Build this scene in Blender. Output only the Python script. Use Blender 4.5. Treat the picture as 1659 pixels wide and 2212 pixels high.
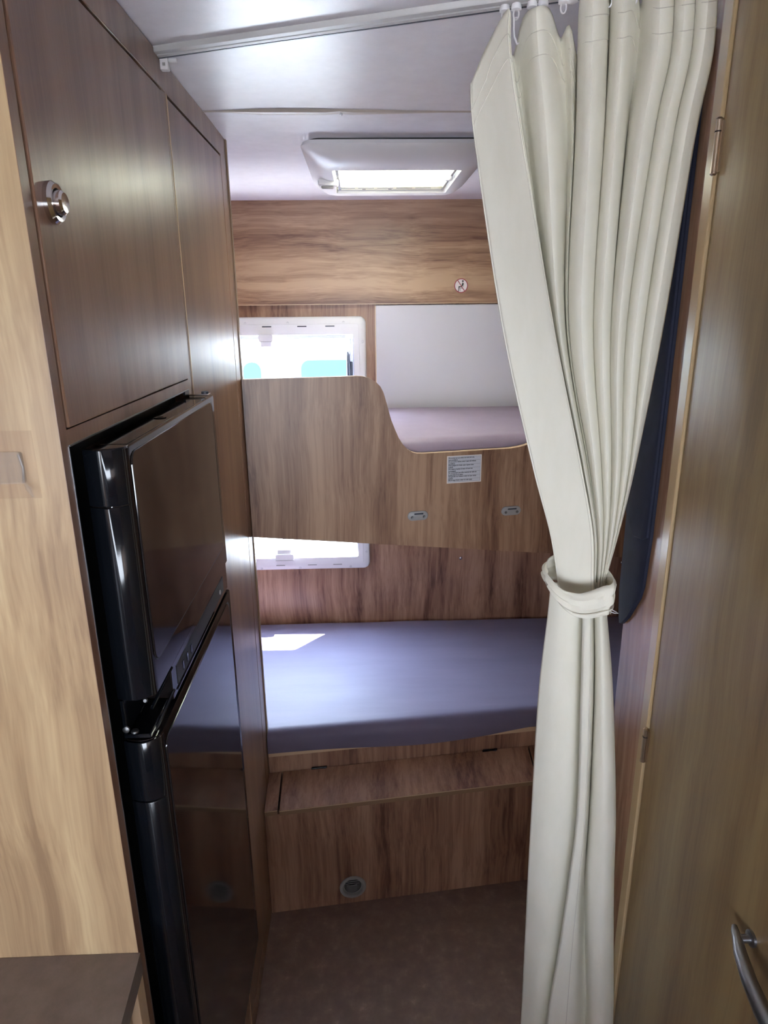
import bpy, bmesh, math, random
from mathutils import Matrix, Vector
random.seed(4)
PI = math.pi
scn = bpy.context.scene
COL = scn.collection
for o in list(bpy.data.objects): bpy.data.objects.remove(o)

# ------------------------------------------------------------------ camera
CAM_ROT = Matrix(((0.99936934, 0.01965972, -0.02957044),
                  (-0.03401851, 0.29130412, -0.95602544),
                  (-0.01018121, 0.95642846, 0.2917892)))
cam_d = bpy.data.cameras.new('camera'); cam = bpy.data.objects.new('camera', cam_d); COL.objects.link(cam)
cam.matrix_world = Matrix.Translation((0, 0, 1.63)) @ CAM_ROT.to_4x4()
cam_d.sensor_fit = 'HORIZONTAL'; cam_d.sensor_width = 36.0; cam_d.lens = 36.0 * 1447.31 / 1659.0
cam_d.clip_start = 0.02; cam_d.clip_end = 200
scn.camera = cam

# ------------------------------------------------------------------ world, sun, window portals, exposure
SKY_STRENGTH = 12.0; SUN_SIDE = 2.6
world = bpy.data.worlds.new('sky'); scn.world = world; world.use_nodes = True
wn = world.node_tree.nodes; wl = world.node_tree.links
bg = wn['Background']; bg.inputs['Strength'].default_value = SKY_STRENGTH
tc = wn.new('ShaderNodeTexCoord'); sp = wn.new('ShaderNodeSeparateXYZ'); rp = wn.new('ShaderNodeValToRGB')
wl.new(tc.outputs['Generated'], sp.inputs[0]); wl.new(sp.outputs['Z'], rp.inputs[0]); wl.new(rp.outputs[0], bg.inputs['Color'])
# the sky is brightest on the sun's side of the vehicle (towards +y)
mr = wn.new('ShaderNodeMapRange'); wl.new(sp.outputs['Y'], mr.inputs['Value'])
for k_, v_ in (('From Min', -.3), ('From Max', .8), ('To Min', SKY_STRENGTH), ('To Max', SKY_STRENGTH * SUN_SIDE)): mr.inputs[k_].default_value = v_
wl.new(mr.outputs['Result'], bg.inputs['Strength'])
rp.color_ramp.elements[0].position = 0.0; rp.color_ramp.elements[0].color = (0.80, 0.88, 1.0, 1)
rp.color_ramp.elements[1].position = 0.8; rp.color_ramp.elements[1].color = (0.55, 0.72, 1.0, 1)

sun_d = bpy.data.lights.new('sun', 'SUN'); sun_d.energy = 46.0; sun_d.angle = math.radians(0.6); sun_d.color = (1.0, 0.96, 0.9)
sun = bpy.data.objects.new('sun', sun_d); COL.objects.link(sun)
sun.rotation_euler = Vector((-0.8, -1.0, -2.78)).to_track_quat('-Z', 'Y').to_euler()

def area(name, loc, direction, sx, sy, power, color, portal=False):
    d = bpy.data.lights.new(name, 'AREA'); d.shape = 'RECTANGLE'; d.size = sx; d.size_y = sy; d.energy = power; d.color = color
    o = bpy.data.objects.new(name, d); COL.objects.link(o); o.location = loc
    o.rotation_euler = Vector(direction).to_track_quat('-Z', 'Z' if abs(direction[2]) < .5 else 'Y').to_euler()
    if portal: d.cycles.is_portal = True
    return o
area('portal_rear', (-0.29, 2.47, 1.13), (0, -1, 0), 0.62, 0.90, 1, (1, 1, 1), True)
area('portal_windscreen', (0.15, -2.28, 1.17), (0, 1, 0), 1.9, 0.60, 1, (1, 1, 1), True)
area('portal_side_left', (-0.98, -1.25, 1.33), (1, 0, 0), 0.6, 0.56, 1, (1, 1, 1), True)
area('portal_hatch', (0.09, 1.85, 2.06), (0, 0, -1), 0.34, 0.36, 1, (1, 1, 1), True)
scn.view_settings.view_transform = 'Standard'; scn.view_settings.look = 'None'
scn.view_settings.exposure = 1.12; scn.view_settings.gamma = 1.0; scn.view_settings.use_curve_mapping = False

# ------------------------------------------------------------------ materials
def mat(name, color=(.5, .5, .5), rough=.5, metal=0.0, spec=.5, **kw):
    m = bpy.data.materials.new(name); m.use_nodes = True
    b = m.node_tree.nodes['Principled BSDF']
    b.inputs['Base Color'].default_value = (*color, 1); b.inputs['Roughness'].default_value = rough
    b.inputs['Metallic'].default_value = metal; b.inputs['Specular IOR Level'].default_value = spec
    for k, v in kw.items(): b.inputs[k].default_value = v
    return m
def nodes_of(m):
    return m.node_tree.nodes, m.node_tree.links, m.node_tree.nodes['Principled BSDF']
def ramp(N, stops):
    r = N.new('ShaderNodeValToRGB'); e = r.color_ramp.elements
    while len(e) < len(stops): e.new(.5)
    for el, (p, c) in zip(e, stops): el.position = p; el.color = (*c, 1)
    return r
def wood(name, axis='z', rough=.3, tint=(1, 1, 1), seed=0.0, spec=.5, contrast=1.0):
    """striped walnut-look laminate; the grain runs along the given axis"""
    m = mat(name, rough=rough, spec=spec); N, L, b = nodes_of(m)
    tcn = N.new('ShaderNodeTexCoord'); mp = N.new('ShaderNodeMapping')
    L.new(tcn.outputs['Object'], mp.inputs['Vector'])
    mp.inputs['Location'].default_value = (seed, seed * 1.7, seed * .6)
    s = {'z': (1, 1, .055), 'x': (.055, 1, 1), 'y': (1, .055, 1)}[axis]
    mp.inputs['Scale'].default_value = s
    wv = N.new('ShaderNodeTexNoise'); wv.inputs['Scale'].default_value = 3.0; wv.inputs['Detail'].default_value = 2
    L.new(tcn.outputs['Object'], wv.inputs['Vector'])
    mixv = N.new('ShaderNodeVectorMath'); mixv.operation = 'MULTIPLY_ADD'
    L.new(wv.outputs['Color'], mixv.inputs[0]); mixv.inputs[1].default_value = (.035, .035, .035); L.new(mp.outputs[0], mixv.inputs[2])
    n1 = N.new('ShaderNodeTexNoise'); n1.inputs['Scale'].default_value = 16; n1.inputs['Detail'].default_value = 5; n1.inputs['Roughness'].default_value = .6
    n2 = N.new('ShaderNodeTexNoise'); n2.inputs['Scale'].default_value = 85; n2.inputs['Detail'].default_value = 3
    n3 = N.new('ShaderNodeTexNoise'); n3.inputs['Scale'].default_value = 330; n3.inputs['Detail'].default_value = 2
    for n in (n1, n2, n3): L.new(mixv.outputs[0], n.inputs['Vector'])
    a = N.new('ShaderNodeMath'); a.operation = 'MULTIPLY_ADD'; L.new(n2.outputs['Fac'], a.inputs[0]); a.inputs[1].default_value = .42
    L.new(n1.outputs['Fac'], a.inputs[2])
    a2 = N.new('ShaderNodeMath'); a2.operation = 'MULTIPLY_ADD'; L.new(n3.outputs['Fac'], a2.inputs[0]); a2.inputs[1].default_value = .24
    L.new(a.outputs[0], a2.inputs[2])
    c = contrast
    mid = (.350, .210, .127)
    def sh(col): return tuple(max(0, (mid[i] + (col[i] - mid[i]) * c)) * tint[i] for i in range(3))
    r = ramp(N, [(.62, sh((.185, .094, .056))), (.75, sh((.310, .178, .106))), (.85, sh((.385, .236, .143))), (.98, sh((.48, .315, .195)))])
    L.new(a2.outputs[0], r.inputs[0]); L.new(r.outputs[0], b.inputs['Base Color'])
    bp = N.new('ShaderNodeBump'); bp.inputs['Strength'].default_value = .04; bp.inputs['Distance'].default_value = .002
    L.new(n2.outputs['Fac'], bp.inputs['Height']); L.new(bp.outputs[0], b.inputs['Normal'])
    return m
WOOD_Z = wood('laminate_vertical', 'z', .30)
WOOD_DOOR = wood('laminate_door_shaded', 'z', .34, spec=.85, seed=3.1, contrast=.6, tint=(.62, .56, .56))  # same laminate, tint darkened for the shade on these side-facing doors
WOOD_SIDE = wood('laminate_side_lit', 'z', .38, tint=(1.10, 1.27, 1.16), seed=7.7, contrast=.7)  # same laminate; lighter, yellower tint carries the light on this camera-facing panel
WOOD_X = wood('laminate_horizontal', 'x', .35, seed=1.3, contrast=1.1)
WOOD_BUNK = wood('laminate_bunk_shaded', 'z', .38, seed=5.2, contrast=1.15, tint=(.84, .80, .80))  # guard board shade is put into the tint; same laminate otherwise
WOOD_BENCH = wood('laminate_bench_shaded', 'z', .36, seed=9.4, contrast=1.3, tint=(.78, .69, .70))  # tint dimmed in place of the weaker light down at the bench
WOOD_LID = wood('laminate_lid_shaded', 'y', .32, seed=2.4, contrast=1.1, tint=(.80, .70, .70))  # lid takes the bench's shade tint as well
WOOD_RIGHT = wood('laminate_partition', 'z', .25, tint=(.85, .78, .76), seed=12.5, contrast=.75)
WOOD_WASH = wood('laminate_washroom_door', 'z', .34, tint=(.64, .70, .52), seed=15.5, contrast=.6)
EDGE = mat('light_edge_band', (.60, .43, .27), .3)
EDGE_D = mat('brown_edge_band', (.26, .16, .09), .3)
GAP = mat('dark_gap', (.02, .012, .01), .8)
WHITE = mat('white_plastic', (.78, .76, .77), .35)
WHITE_RAIL = mat('white_rail', (.50, .49, .48), .4)
RUBBER = mat('grey_gasket', (.30, .31, .38), .4)
DARKP = mat('dark_plastic', (.03, .035, .05), .35)
GREYP = mat('grey_plastic', (.34, .33, .32), .4)
BLACK = mat('black_gloss', (.010, .008, .008), .07, spec=.55)
BLACK_M = mat('black_matt', (.006, .006, .006), .5)
BLACK_C = mat('black_gloss_edge', (.004, .005, .007), .12, spec=.45)
CHROME = mat('chrome', (.75, .74, .73), .12, 1.0)
STEEL = mat('brushed_steel', (.30, .30, .32), .35, 1.0)
BRASS = mat('hinge_metal', (.55, .45, .34), .28, 1.0)
SCREW = mat('screw_metal', (.2, .2, .2), .5, 1.0)
LINING = mat('grey_lining', (.60, .58, .63), .55)
INK = mat('black_ink', (.02, .02, .02), .6)
RED = mat('sign_red', (.34, .05, .07), .5)
SIGNW = mat('sign_white', (.78, .70, .72), .5)
PAPER = mat('label_paper', (.62, .62, .66), .5)
PAPER_E = mat('label_edge', (.85, .78, .72), .5)
CLEAR = mat('clear_plastic', (.55, .50, .45), .10, spec=.5)
FILM = mat('adhesive_film', (.55, .42, .33), .2); 
def mix_transparent(m, fac, col=(1, 1, 1)):
    N, L, b = nodes_of(m); t = N.new('ShaderNodeBsdfTransparent'); t.inputs[0].default_value = (*col, 1)
    mx = N.new('ShaderNodeMixShader'); mx.inputs[0].default_value = fac
    out = N['Material Output']; L.new(b.outputs[0], mx.inputs[1]); L.new(t.outputs[0], mx.inputs[2]); L.new(mx.outputs[0], out.inputs['Surface'])
mix_transparent(FILM, .95, (.985, .975, .97)); mix_transparent(CLEAR, .86, (.99, .985, .98))
PANE = mat('acrylic_pane', (.02, .02, .02), .02, spec=.5); mix_transparent(PANE, .93, (.97, 1, 1))
def translucent(m, fac, col):
    N, L, b = nodes_of(m); t = N.new('ShaderNodeBsdfTranslucent'); t.inputs[0].default_value = (*col, 1)
    mx = N.new('ShaderNodeMixShader'); mx.inputs[0].default_value = fac
    out = N['Material Output']; L.new(b.outputs[0], mx.inputs[1]); L.new(t.outputs[0], mx.inputs[2]); L.new(mx.outputs[0], out.inputs['Surface'])
BLIND = mat('cream_blind', (.85, .84, .74), .6); translucent(BLIND, .68, (.95, .93, .80))

def noise_mat(name, stops, scale, rough, detail=4, bump=0.0, bscale=400, stretch=(1, 1, 1)):
    m = mat(name, rough=rough); N, L, b = nodes_of(m)
    t = N.new('ShaderNodeTexCoord'); mp = N.new('ShaderNodeMapping'); mp.inputs['Scale'].default_value = stretch
    L.new(t.outputs['Object'], mp.inputs[0])
    n = N.new('ShaderNodeTexNoise'); n.inputs['Scale'].default_value = scale; n.inputs['Detail'].default_value = detail; n.inputs['Roughness'].default_value = .65
    L.new(mp.outputs[0], n.inputs['Vector']); r = ramp(N, stops); L.new(n.outputs['Fac'], r.inputs[0]); L.new(r.outputs[0], b.inputs['Base Color'])
    if bump:
        n2 = N.new('ShaderNodeTexNoise'); n2.inputs['Scale'].default_value = bscale; n2.inputs['Detail'].default_value = 2
        L.new(mp.outputs[0], n2.inputs['Vector'])
        bp = N.new('ShaderNodeBump'); bp.inputs['Strength'].default_value = bump; bp.inputs['Distance'].default_value = .002
        L.new(n2.outputs['Fac'], bp.inputs['Height']); L.new(bp.outputs[0], b.inputs['Normal'])
    return m
CEIL = noise_mat('ceiling_panel', [(.3, (.78, .76, .81)), (.7, (.84, .82, .87))], 30, .27, bump=.10, bscale=900)
FLOOR = noise_mat('vinyl_floor', [(.30, (.140, .086, .068)), (.50, (.172, .106, .084)), (.62, (.20, .128, .102)), (.76, (.32, .22, .175))], 26, .5, detail=8, bump=.05)
COUNTER = noise_mat('grey_brown_worktop', [(.3, (.17, .135, .115)), (.7, (.245, .20, .175))], 30, .4, detail=6, bump=.05)
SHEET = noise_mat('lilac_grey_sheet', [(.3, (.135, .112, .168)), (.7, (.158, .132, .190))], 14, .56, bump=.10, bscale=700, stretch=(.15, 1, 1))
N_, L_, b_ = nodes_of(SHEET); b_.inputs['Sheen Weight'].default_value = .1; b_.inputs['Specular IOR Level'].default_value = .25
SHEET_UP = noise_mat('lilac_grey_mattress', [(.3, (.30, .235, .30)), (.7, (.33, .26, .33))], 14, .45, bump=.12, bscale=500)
NAVY = noise_mat('navy_cloth', [(.3, (.005, .007, .020)), (.7, (.008, .011, .030))], 40, .8, bump=.1)
CLOTH = noise_mat('cream_cloth', [(.3, (.86, .83, .71)), (.7, (.90, .87, .76))], 50, .75, bump=.16, bscale=1500, stretch=(1, 1, .3))
translucent(CLOTH, .18, (.85, .82, .66))
N_, L_, b_ = nodes_of(CLOTH); b_.inputs['Specular IOR Level'].default_value = .25
VAN = mat('white_paint', (.80, .80, .78), .3); VANGLASS = mat('tinted_window', (.026, .050, .050), .5, spec=.1); TYRE = mat('tyre', (.03, .03, .03), .8)
GROUND = noise_mat('pale_gravel', [(.3, (.68, .66, .64)), (.7, (.80, .78, .75))], 40, .9)

# ------------------------------------------------------------------ mesh helpers
class MB:
    """a bmesh in world coordinates that becomes ONE mesh object"""
    def __init__(s): s.bm = bmesh.new(); s.mats = []
    def mi(s, m):
        if m not in s.mats: s.mats.append(m)
        return s.mats.index(m)
    def faces(s, vs, fs, m, smooth=False, M=None):
        i = s.mi(m); bv = [s.bm.verts.new(M @ Vector(v) if M else v) for v in vs]
        for f in fs:
            try: fc = s.bm.faces.new([bv[k] for k in f])
            except ValueError: continue
            fc.material_index = i; fc.smooth = smooth
        return bv
    def box(s, x0, x1, y0, y1, z0, z1, m, bev=0.0, M=None):
        t = bmesh.new(); bmesh.ops.create_cube(t, size=1)
        for v in t.verts: v.co = Vector(((x0 + x1) / 2 + v.co.x * (x1 - x0), (y0 + y1) / 2 + v.co.y * (y1 - y0), (z0 + z1) / 2 + v.co.z * (z1 - z0)))
        if bev: bmesh.ops.bevel(t, geom=t.edges[:], offset=bev, segments=1, profile=.5, affect='EDGES')
        s.merge(t, m, M, smooth=False)
    def merge(s, t, m, M=None, smooth=False):
        i = s.mi(m); t.verts.ensure_lookup_table(); t.verts.index_update()
        bv = [s.bm.verts.new(M @ v.co if M else v.co) for v in t.verts]
        for f in t.faces:
            fc = s.bm.faces.new([bv[v.index] for v in f.verts]); fc.material_index = i; fc.smooth = smooth or f.smooth
        t.free()
    def loft(s, loops, m, closed=True, cap0=False, cap1=False, smooth=True, mlist=None, M=None):
        n = len(loops[0]); rows = [[s.bm.verts.new(M @ Vector(p) if M else p) for p in lp] for lp in loops]
        for k in range(len(rows) - 1):
            i = s.mi(mlist[k] if mlist else m)
            for j in range(n if closed else n - 1):
                a, b = rows[k], rows[k + 1]; j2 = (j + 1) % n
                f = s.bm.faces.new((a[j], a[j2], b[j2], b[j])); f.material_index = i; f.smooth = smooth
        for c, r in ((cap0, rows[0]), (cap1, rows[-1])):
            if c: f = s.bm.faces.new(r); f.material_index = s.mi(m)
    def prism(s, pts, fn, d0, d1, m, me=None, bev=0):
        """polygon pts (a,b) extruded from d0 to d1; fn(a,b,d) gives world coordinates"""
        lo = [fn(a, b, d0) for a, b in pts]; hi = [fn(a, b, d1) for a, b in pts]
        s.loft([lo, hi], me or m, smooth=False); n = len(pts)
        for lp in (lo, hi):
            f = s.bm.faces.new([s.bm.verts.new(p) for p in lp]); f.material_index = s.mi(m)
    def tube(s, pts, r, m, seg=10, M=None, smooth=True):
        pts = [Vector(p) for p in pts]; loops = []
        rr = r if isinstance(r, (list, tuple)) else [r] * len(pts)
        up = None
        for i, p in enumerate(pts):
            d = (pts[min(i + 1, len(pts) - 1)] - pts[max(i - 1, 0)]).normalized()
            if up is None: up = d.orthogonal().normalized()
            up = (up - d * up.dot(d)).normalized(); sd = d.cross(up)
            loops.append([p + (up * math.cos(2 * PI * k / seg) + sd * math.sin(2 * PI * k / seg)) * rr[i] for k in range(seg)])
        s.loft(loops, m, cap0=True, cap1=True, smooth=smooth, M=M)
    def disc_stack(s, c, axis, prof, m, seg=32, cap0=True, cap1=True):
        """lathe about axis through c: prof is a list of (distance along the axis, radius)"""
        ax = Vector(axis).normalized(); u = ax.orthogonal().normalized(); w = ax.cross(u); c = Vector(c)
        s.loft([[c + ax * h + (u * math.cos(2 * PI * k / seg) + w * math.sin(2 * PI * k / seg)) * r for k in range(seg)] for h, r in prof], m, cap0=cap0, cap1=cap1)
def rootloc(p):
    v = Vector((0, 0, 0))
    while p is not None: v += p.location; p = p.parent
    return v
def finish(mb, name, parent=None, loc=None):
    bm = mb.bm; bmesh.ops.recalc_face_normals(bm, faces=bm.faces[:])
    off = rootloc(parent) if parent else Vector(loc or (0, 0, 0))
    for v in bm.verts: v.co -= off
    me = bpy.data.meshes.new(name); bm.to_mesh(me); bm.free()
    for m in mb.mats: me.materials.append(m)
    me.set_sharp_from_angle(angle=math.radians(38))
    o = bpy.data.objects.new(name, me); COL.objects.link(o)
    if parent: o.parent = parent
    else: o.location = off
    return o
def tag(o, label, cat, group=None):
    o['label'] = label; o['category'] = cat
    if group: o['group'] = group
    return o
def thing(name, loc, label, cat, group=None):
    o = bpy.data.objects.new(name, None); COL.objects.link(o); o.location = loc; o.empty_display_size = .05
    return tag(o, label, cat, group)
def struct(o): o['kind'] = 'structure'; return o
def rrect(a0, a1, b0, b1, r, n=6):
    pts = []
    for ca, cb, st in ((a1 - r, b1 - r, 0), (a0 + r, b1 - r, 90), (a0 + r, b0 + r, 180), (a1 - r, b0 + r, 270)):
        for k in range(n + 1):
            t = math.radians(st + 90 * k / n); pts.append((ca + r * math.cos(t), cb + r * math.sin(t)))
    return pts
def wall_with_hole(mb, fn, A, B, hole, d0, d1, m):
    """rectangle A x B with a rectangular hole, as four slabs; fn(a,b,d)"""
    (a0, a1), (b0, b1) = A, B; (h0, h1), (g0, g1) = hole
    for q in (((a0, b0), (h0, b0), (h0, b1), (a0, b1)), ((h1, b0), (a1, b0), (a1, b1), (h1, b1)),
              ((h0, b0), (h1, b0), (h1, g0), (h0, g0)), ((h0, g1), (h1, g1), (h1, b1), (h0, b1))):
        mb.prism(q, fn, d0, d1, m)
FX = lambda a, b, d: (a, d, b)      # a=x, b=z, depth=y
FY = lambda a, b, d: (d, a, b)      # a=y, b=z, depth=x
FZ = lambda a, b, d: (a, b, d)      # a=x, b=y, depth=z
def obj1(name, mb, loc, label, cat, group=None): return tag(finish(mb, name, None, loc), label, cat, group)

XL, XR, ZC, YR = -0.283, 0.42, 1.981, 2.39
XOL, XOR = -0.95, 1.25        # outer side walls of the vehicle
YF = -2.2
# curtain folds: one list of points (top to bottom, metres) per fold line
CURTAIN_UP = [[[0.1436, 0.9486, 1.8958], [0.1498, 0.9465, 1.8335], [0.1908, 0.9307, 1.6072], [0.2364, 0.9085, 1.4202], [0.264, 0.8939, 1.322], [0.2774, 0.8879, 1.2533], [0.282, 0.8851, 1.2239]], [[0.1563, 0.9341, 1.9251], [0.168, 0.93, 1.8299], [0.212, 0.9137, 1.6073], [0.2536, 0.8954, 1.4228], [0.2763, 0.8845, 1.3249], [0.2864, 0.8802, 1.2562], [0.2899, 0.8783, 1.2267]], [[0.1739, 0.9079, 1.9549], [0.1748, 0.9076, 1.9176], [0.1916, 0.9016, 1.8237], [0.2405, 0.8845, 1.6077], [0.283, 0.8709, 1.4278], [0.3037, 0.8648, 1.331], [0.3097, 0.863, 1.2629], [0.3119, 0.8625, 1.2333]], [[0.1803, 0.9026, 1.9539], [0.1819, 0.902, 1.9159], [0.1999, 0.8957, 1.8224], [0.2452, 0.88, 1.6077], [0.2897, 0.8665, 1.4287], [0.3118, 0.8604, 1.3323], [0.318, 0.8587, 1.2645], [0.3203, 0.8583, 1.235]], [[0.1861, 0.9295, 1.9294], [0.2043, 0.9231, 1.8283], [0.25, 0.9059, 1.6071], [0.2935, 0.8854, 1.4244], [0.3147, 0.8739, 1.3277], [0.3211, 0.8706, 1.2594], [0.3235, 0.8688, 1.2302]], [[0.1958, 0.9501, 1.9272], [0.2152, 0.9432, 1.8326], [0.258, 0.9258, 1.6066], [0.3002, 0.8998, 1.421], [0.3197, 0.8841, 1.3241], [0.3258, 0.8798, 1.2555], [0.3279, 0.8768, 1.2264]], [[0.1999, 0.9247, 1.9563], [0.2051, 0.9228, 1.9225], [0.2176, 0.9184, 1.8273], [0.2544, 0.9043, 1.6071], [0.298, 0.8838, 1.4247], [0.317, 0.8731, 1.3279], [0.3228, 0.87, 1.2596], [0.3253, 0.8681, 1.2304]], [[0.2089, 0.8995, 1.9588], [0.2137, 0.8978, 1.9145], [0.2278, 0.8928, 1.8217], [0.254, 0.8836, 1.6075], [0.2951, 0.8695, 1.428], [0.3163, 0.8623, 1.3316], [0.3213, 0.8606, 1.2636], [0.3235, 0.86, 1.2341]], [[0.2279, 0.9127, 1.9613], [0.2318, 0.9113, 1.9188], [0.2476, 0.9057, 1.8245], [0.2645, 0.8988, 1.6071], [0.3027, 0.8807, 1.4253], [0.3213, 0.8706, 1.3287], [0.3255, 0.8682, 1.2603], [0.3268, 0.8668, 1.231]], [[0.2474, 0.9318, 1.9388], [0.2493, 0.9311, 1.9251], [0.2626, 0.9264, 1.8289], [0.2739, 0.9202, 1.6065], [0.3095, 0.8966, 1.4216], [0.3261, 0.8819, 1.3248], [0.3299, 0.8783, 1.256], [0.3308, 0.8758, 1.2268]], [[0.2508, 0.9066, 1.9435], [0.253, 0.9058, 1.9171], [0.2615, 0.9028, 1.8238], [0.2699, 0.8988, 1.607], [0.3054, 0.8812, 1.4251], [0.3228, 0.871, 1.3285], [0.3269, 0.8686, 1.2601], [0.3282, 0.8671, 1.2308]], [[0.2675, 0.9247, 1.9192], [0.2715, 0.9232, 1.8282], [0.2773, 0.919, 1.6065], [0.3118, 0.8957, 1.4217], [0.3273, 0.8814, 1.3249], [0.3311, 0.8779, 1.2561], [0.3314, 0.8756, 1.2269]], [[0.2599, 0.9013, 1.9664], [0.2629, 0.9003, 1.9154], [0.2667, 0.899, 1.8229], [0.2727, 0.8959, 1.6071], [0.3078, 0.8789, 1.4256], [0.3236, 0.8698, 1.3289], [0.3278, 0.8673, 1.2606], [0.3285, 0.8662, 1.2312]], [[0.2663, 0.8771, 1.9661], [0.2706, 0.8756, 1.9075], [0.2742, 0.8743, 1.8176], [0.2798, 0.8725, 1.6075], [0.308, 0.8635, 1.4291], [0.3228, 0.859, 1.3326], [0.3263, 0.858, 1.2645], [0.3268, 0.858, 1.2349]], [[0.2876, 0.8915, 1.9735], [0.2899, 0.8907, 1.9123], [0.294, 0.8892, 1.8208], [0.2983, 0.8868, 1.607], [0.3202, 0.8745, 1.4264], [0.3299, 0.8675, 1.3295], [0.3313, 0.8661, 1.261], [0.3309, 0.8654, 1.2315]], [[0.2982, 0.9138, 1.9802], [0.301, 0.9128, 1.9193], [0.3038, 0.9118, 1.8256], [0.3073, 0.9083, 1.6064], [0.3272, 0.8903, 1.4227], [0.3348, 0.8788, 1.3256], [0.3358, 0.8762, 1.2567], [0.3344, 0.8745, 1.2273]], [[0.2946, 0.889, 1.9734], [0.2972, 0.8881, 1.9115], [0.298, 0.8878, 1.8205], [0.301, 0.8859, 1.607], [0.3224, 0.8738, 1.4265], [0.331, 0.8671, 1.3296], [0.3319, 0.8659, 1.2611], [0.3315, 0.8651, 1.2316]], [[0.299, 0.8695, 1.9668], [0.3018, 0.8685, 1.9053], [0.3019, 0.8684, 1.8163], [0.3047, 0.8674, 1.6073], [0.3238, 0.8607, 1.4294], [0.3302, 0.8584, 1.3326], [0.3303, 0.8584, 1.2643], [0.3296, 0.8586, 1.2346]], [[0.3147, 0.8819, 1.9725], [0.3165, 0.8813, 1.9094], [0.3164, 0.8813, 1.819], [0.3191, 0.8794, 1.6069], [0.333, 0.87, 1.4272], [0.3361, 0.8653, 1.3302], [0.3342, 0.8651, 1.2614], [0.3327, 0.8647, 1.2318]], [[0.3313, 0.902, 1.9622], [0.3326, 0.9016, 1.9158], [0.3288, 0.9029, 1.8236], [0.3281, 0.9009, 1.6063], [0.3397, 0.8858, 1.4235], [0.3412, 0.8765, 1.3263], [0.3382, 0.8754, 1.257], [0.3362, 0.8739, 1.2276]], [[0.3279, 0.8782, 1.9728], [0.3315, 0.8769, 1.908], [0.3246, 0.8794, 1.8186], [0.3215, 0.8795, 1.6069], [0.3349, 0.87, 1.4271], [0.3374, 0.8653, 1.3301], [0.335, 0.8653, 1.2613], [0.3334, 0.8649, 1.2317]], [[0.3334, 0.8553, 1.9656], [0.337, 0.854, 1.9007], [0.3293, 0.8567, 1.8137], [0.3229, 0.8591, 1.6073], [0.3348, 0.8553, 1.4304], [0.3367, 0.8551, 1.3336], [0.3323, 0.8567, 1.2649], [0.3311, 0.8573, 1.2352]], [[0.3521, 0.8666, 1.9718], [0.3557, 0.8653, 1.9043], [0.3465, 0.8686, 1.8162], [0.3364, 0.8714, 1.6069], [0.3441, 0.8647, 1.4282], [0.3426, 0.862, 1.3311], [0.3357, 0.8637, 1.262], [0.3341, 0.8634, 1.2323]], [[0.3628, 0.8888, 1.9806], [0.366, 0.8877, 1.9114], [0.3566, 0.891, 1.821], [0.3459, 0.8927, 1.6063], [0.351, 0.8804, 1.4245], [0.3477, 0.8732, 1.3272], [0.3397, 0.8739, 1.2576], [0.3377, 0.8725, 1.2281]], [[0.3559, 0.8683, 1.9729], [0.3591, 0.8671, 1.9049], [0.35, 0.8704, 1.8165], [0.3395, 0.8732, 1.6068], [0.346, 0.8661, 1.4278], [0.3437, 0.8631, 1.3307], [0.3361, 0.8648, 1.2614], [0.3346, 0.8645, 1.2318]], [[0.3585, 0.8503, 1.9671], [0.3616, 0.8492, 1.8993], [0.353, 0.8523, 1.8126], [0.3427, 0.8559, 1.6072], [0.3467, 0.8539, 1.4305], [0.3424, 0.8551, 1.3335], [0.3341, 0.8579, 1.2644], [0.3328, 0.8583, 1.2347]], [[0.3736, 0.861, 1.9727], [0.3767, 0.8599, 1.9026], [0.3673, 0.8632, 1.815], [0.3568, 0.8661, 1.6068], [0.355, 0.8622, 1.4285], [0.3469, 0.8615, 1.3312], [0.3371, 0.864, 1.2618], [0.3356, 0.8637, 1.2322]], [[0.384, 0.8813, 1.9808], [0.3868, 0.8803, 1.9091], [0.3777, 0.8835, 1.8193], [0.3661, 0.8856, 1.6063], [0.3616, 0.8766, 1.4251], [0.3511, 0.872, 1.3276], [0.3408, 0.8735, 1.2577], [0.3389, 0.8721, 1.2283]], [[0.377, 0.8618, 1.9734], [0.3798, 0.8608, 1.9029], [0.3709, 0.8639, 1.8151], [0.3601, 0.8668, 1.6068], [0.3566, 0.863, 1.4283], [0.3478, 0.8621, 1.331], [0.3374, 0.8648, 1.2614], [0.3359, 0.8644, 1.2318]], [[0.3817, 0.8441, 1.9677], [0.384, 0.8433, 1.8974], [0.3757, 0.8462, 1.8113], [0.3642, 0.8501, 1.6071], [0.3558, 0.8521, 1.4308], [0.3461, 0.8548, 1.3335], [0.3355, 0.8583, 1.2642], [0.3343, 0.8586, 1.2345]], [[0.399, 0.86, 1.9753], [0.4026, 0.8587, 1.9023], [0.3941, 0.8617, 1.8146], [0.3822, 0.8646, 1.6066], [0.3647, 0.8643, 1.4279], [0.3506, 0.8642, 1.3302], [0.3395, 0.8668, 1.2606], [0.3379, 0.8661, 1.231]]]
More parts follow.
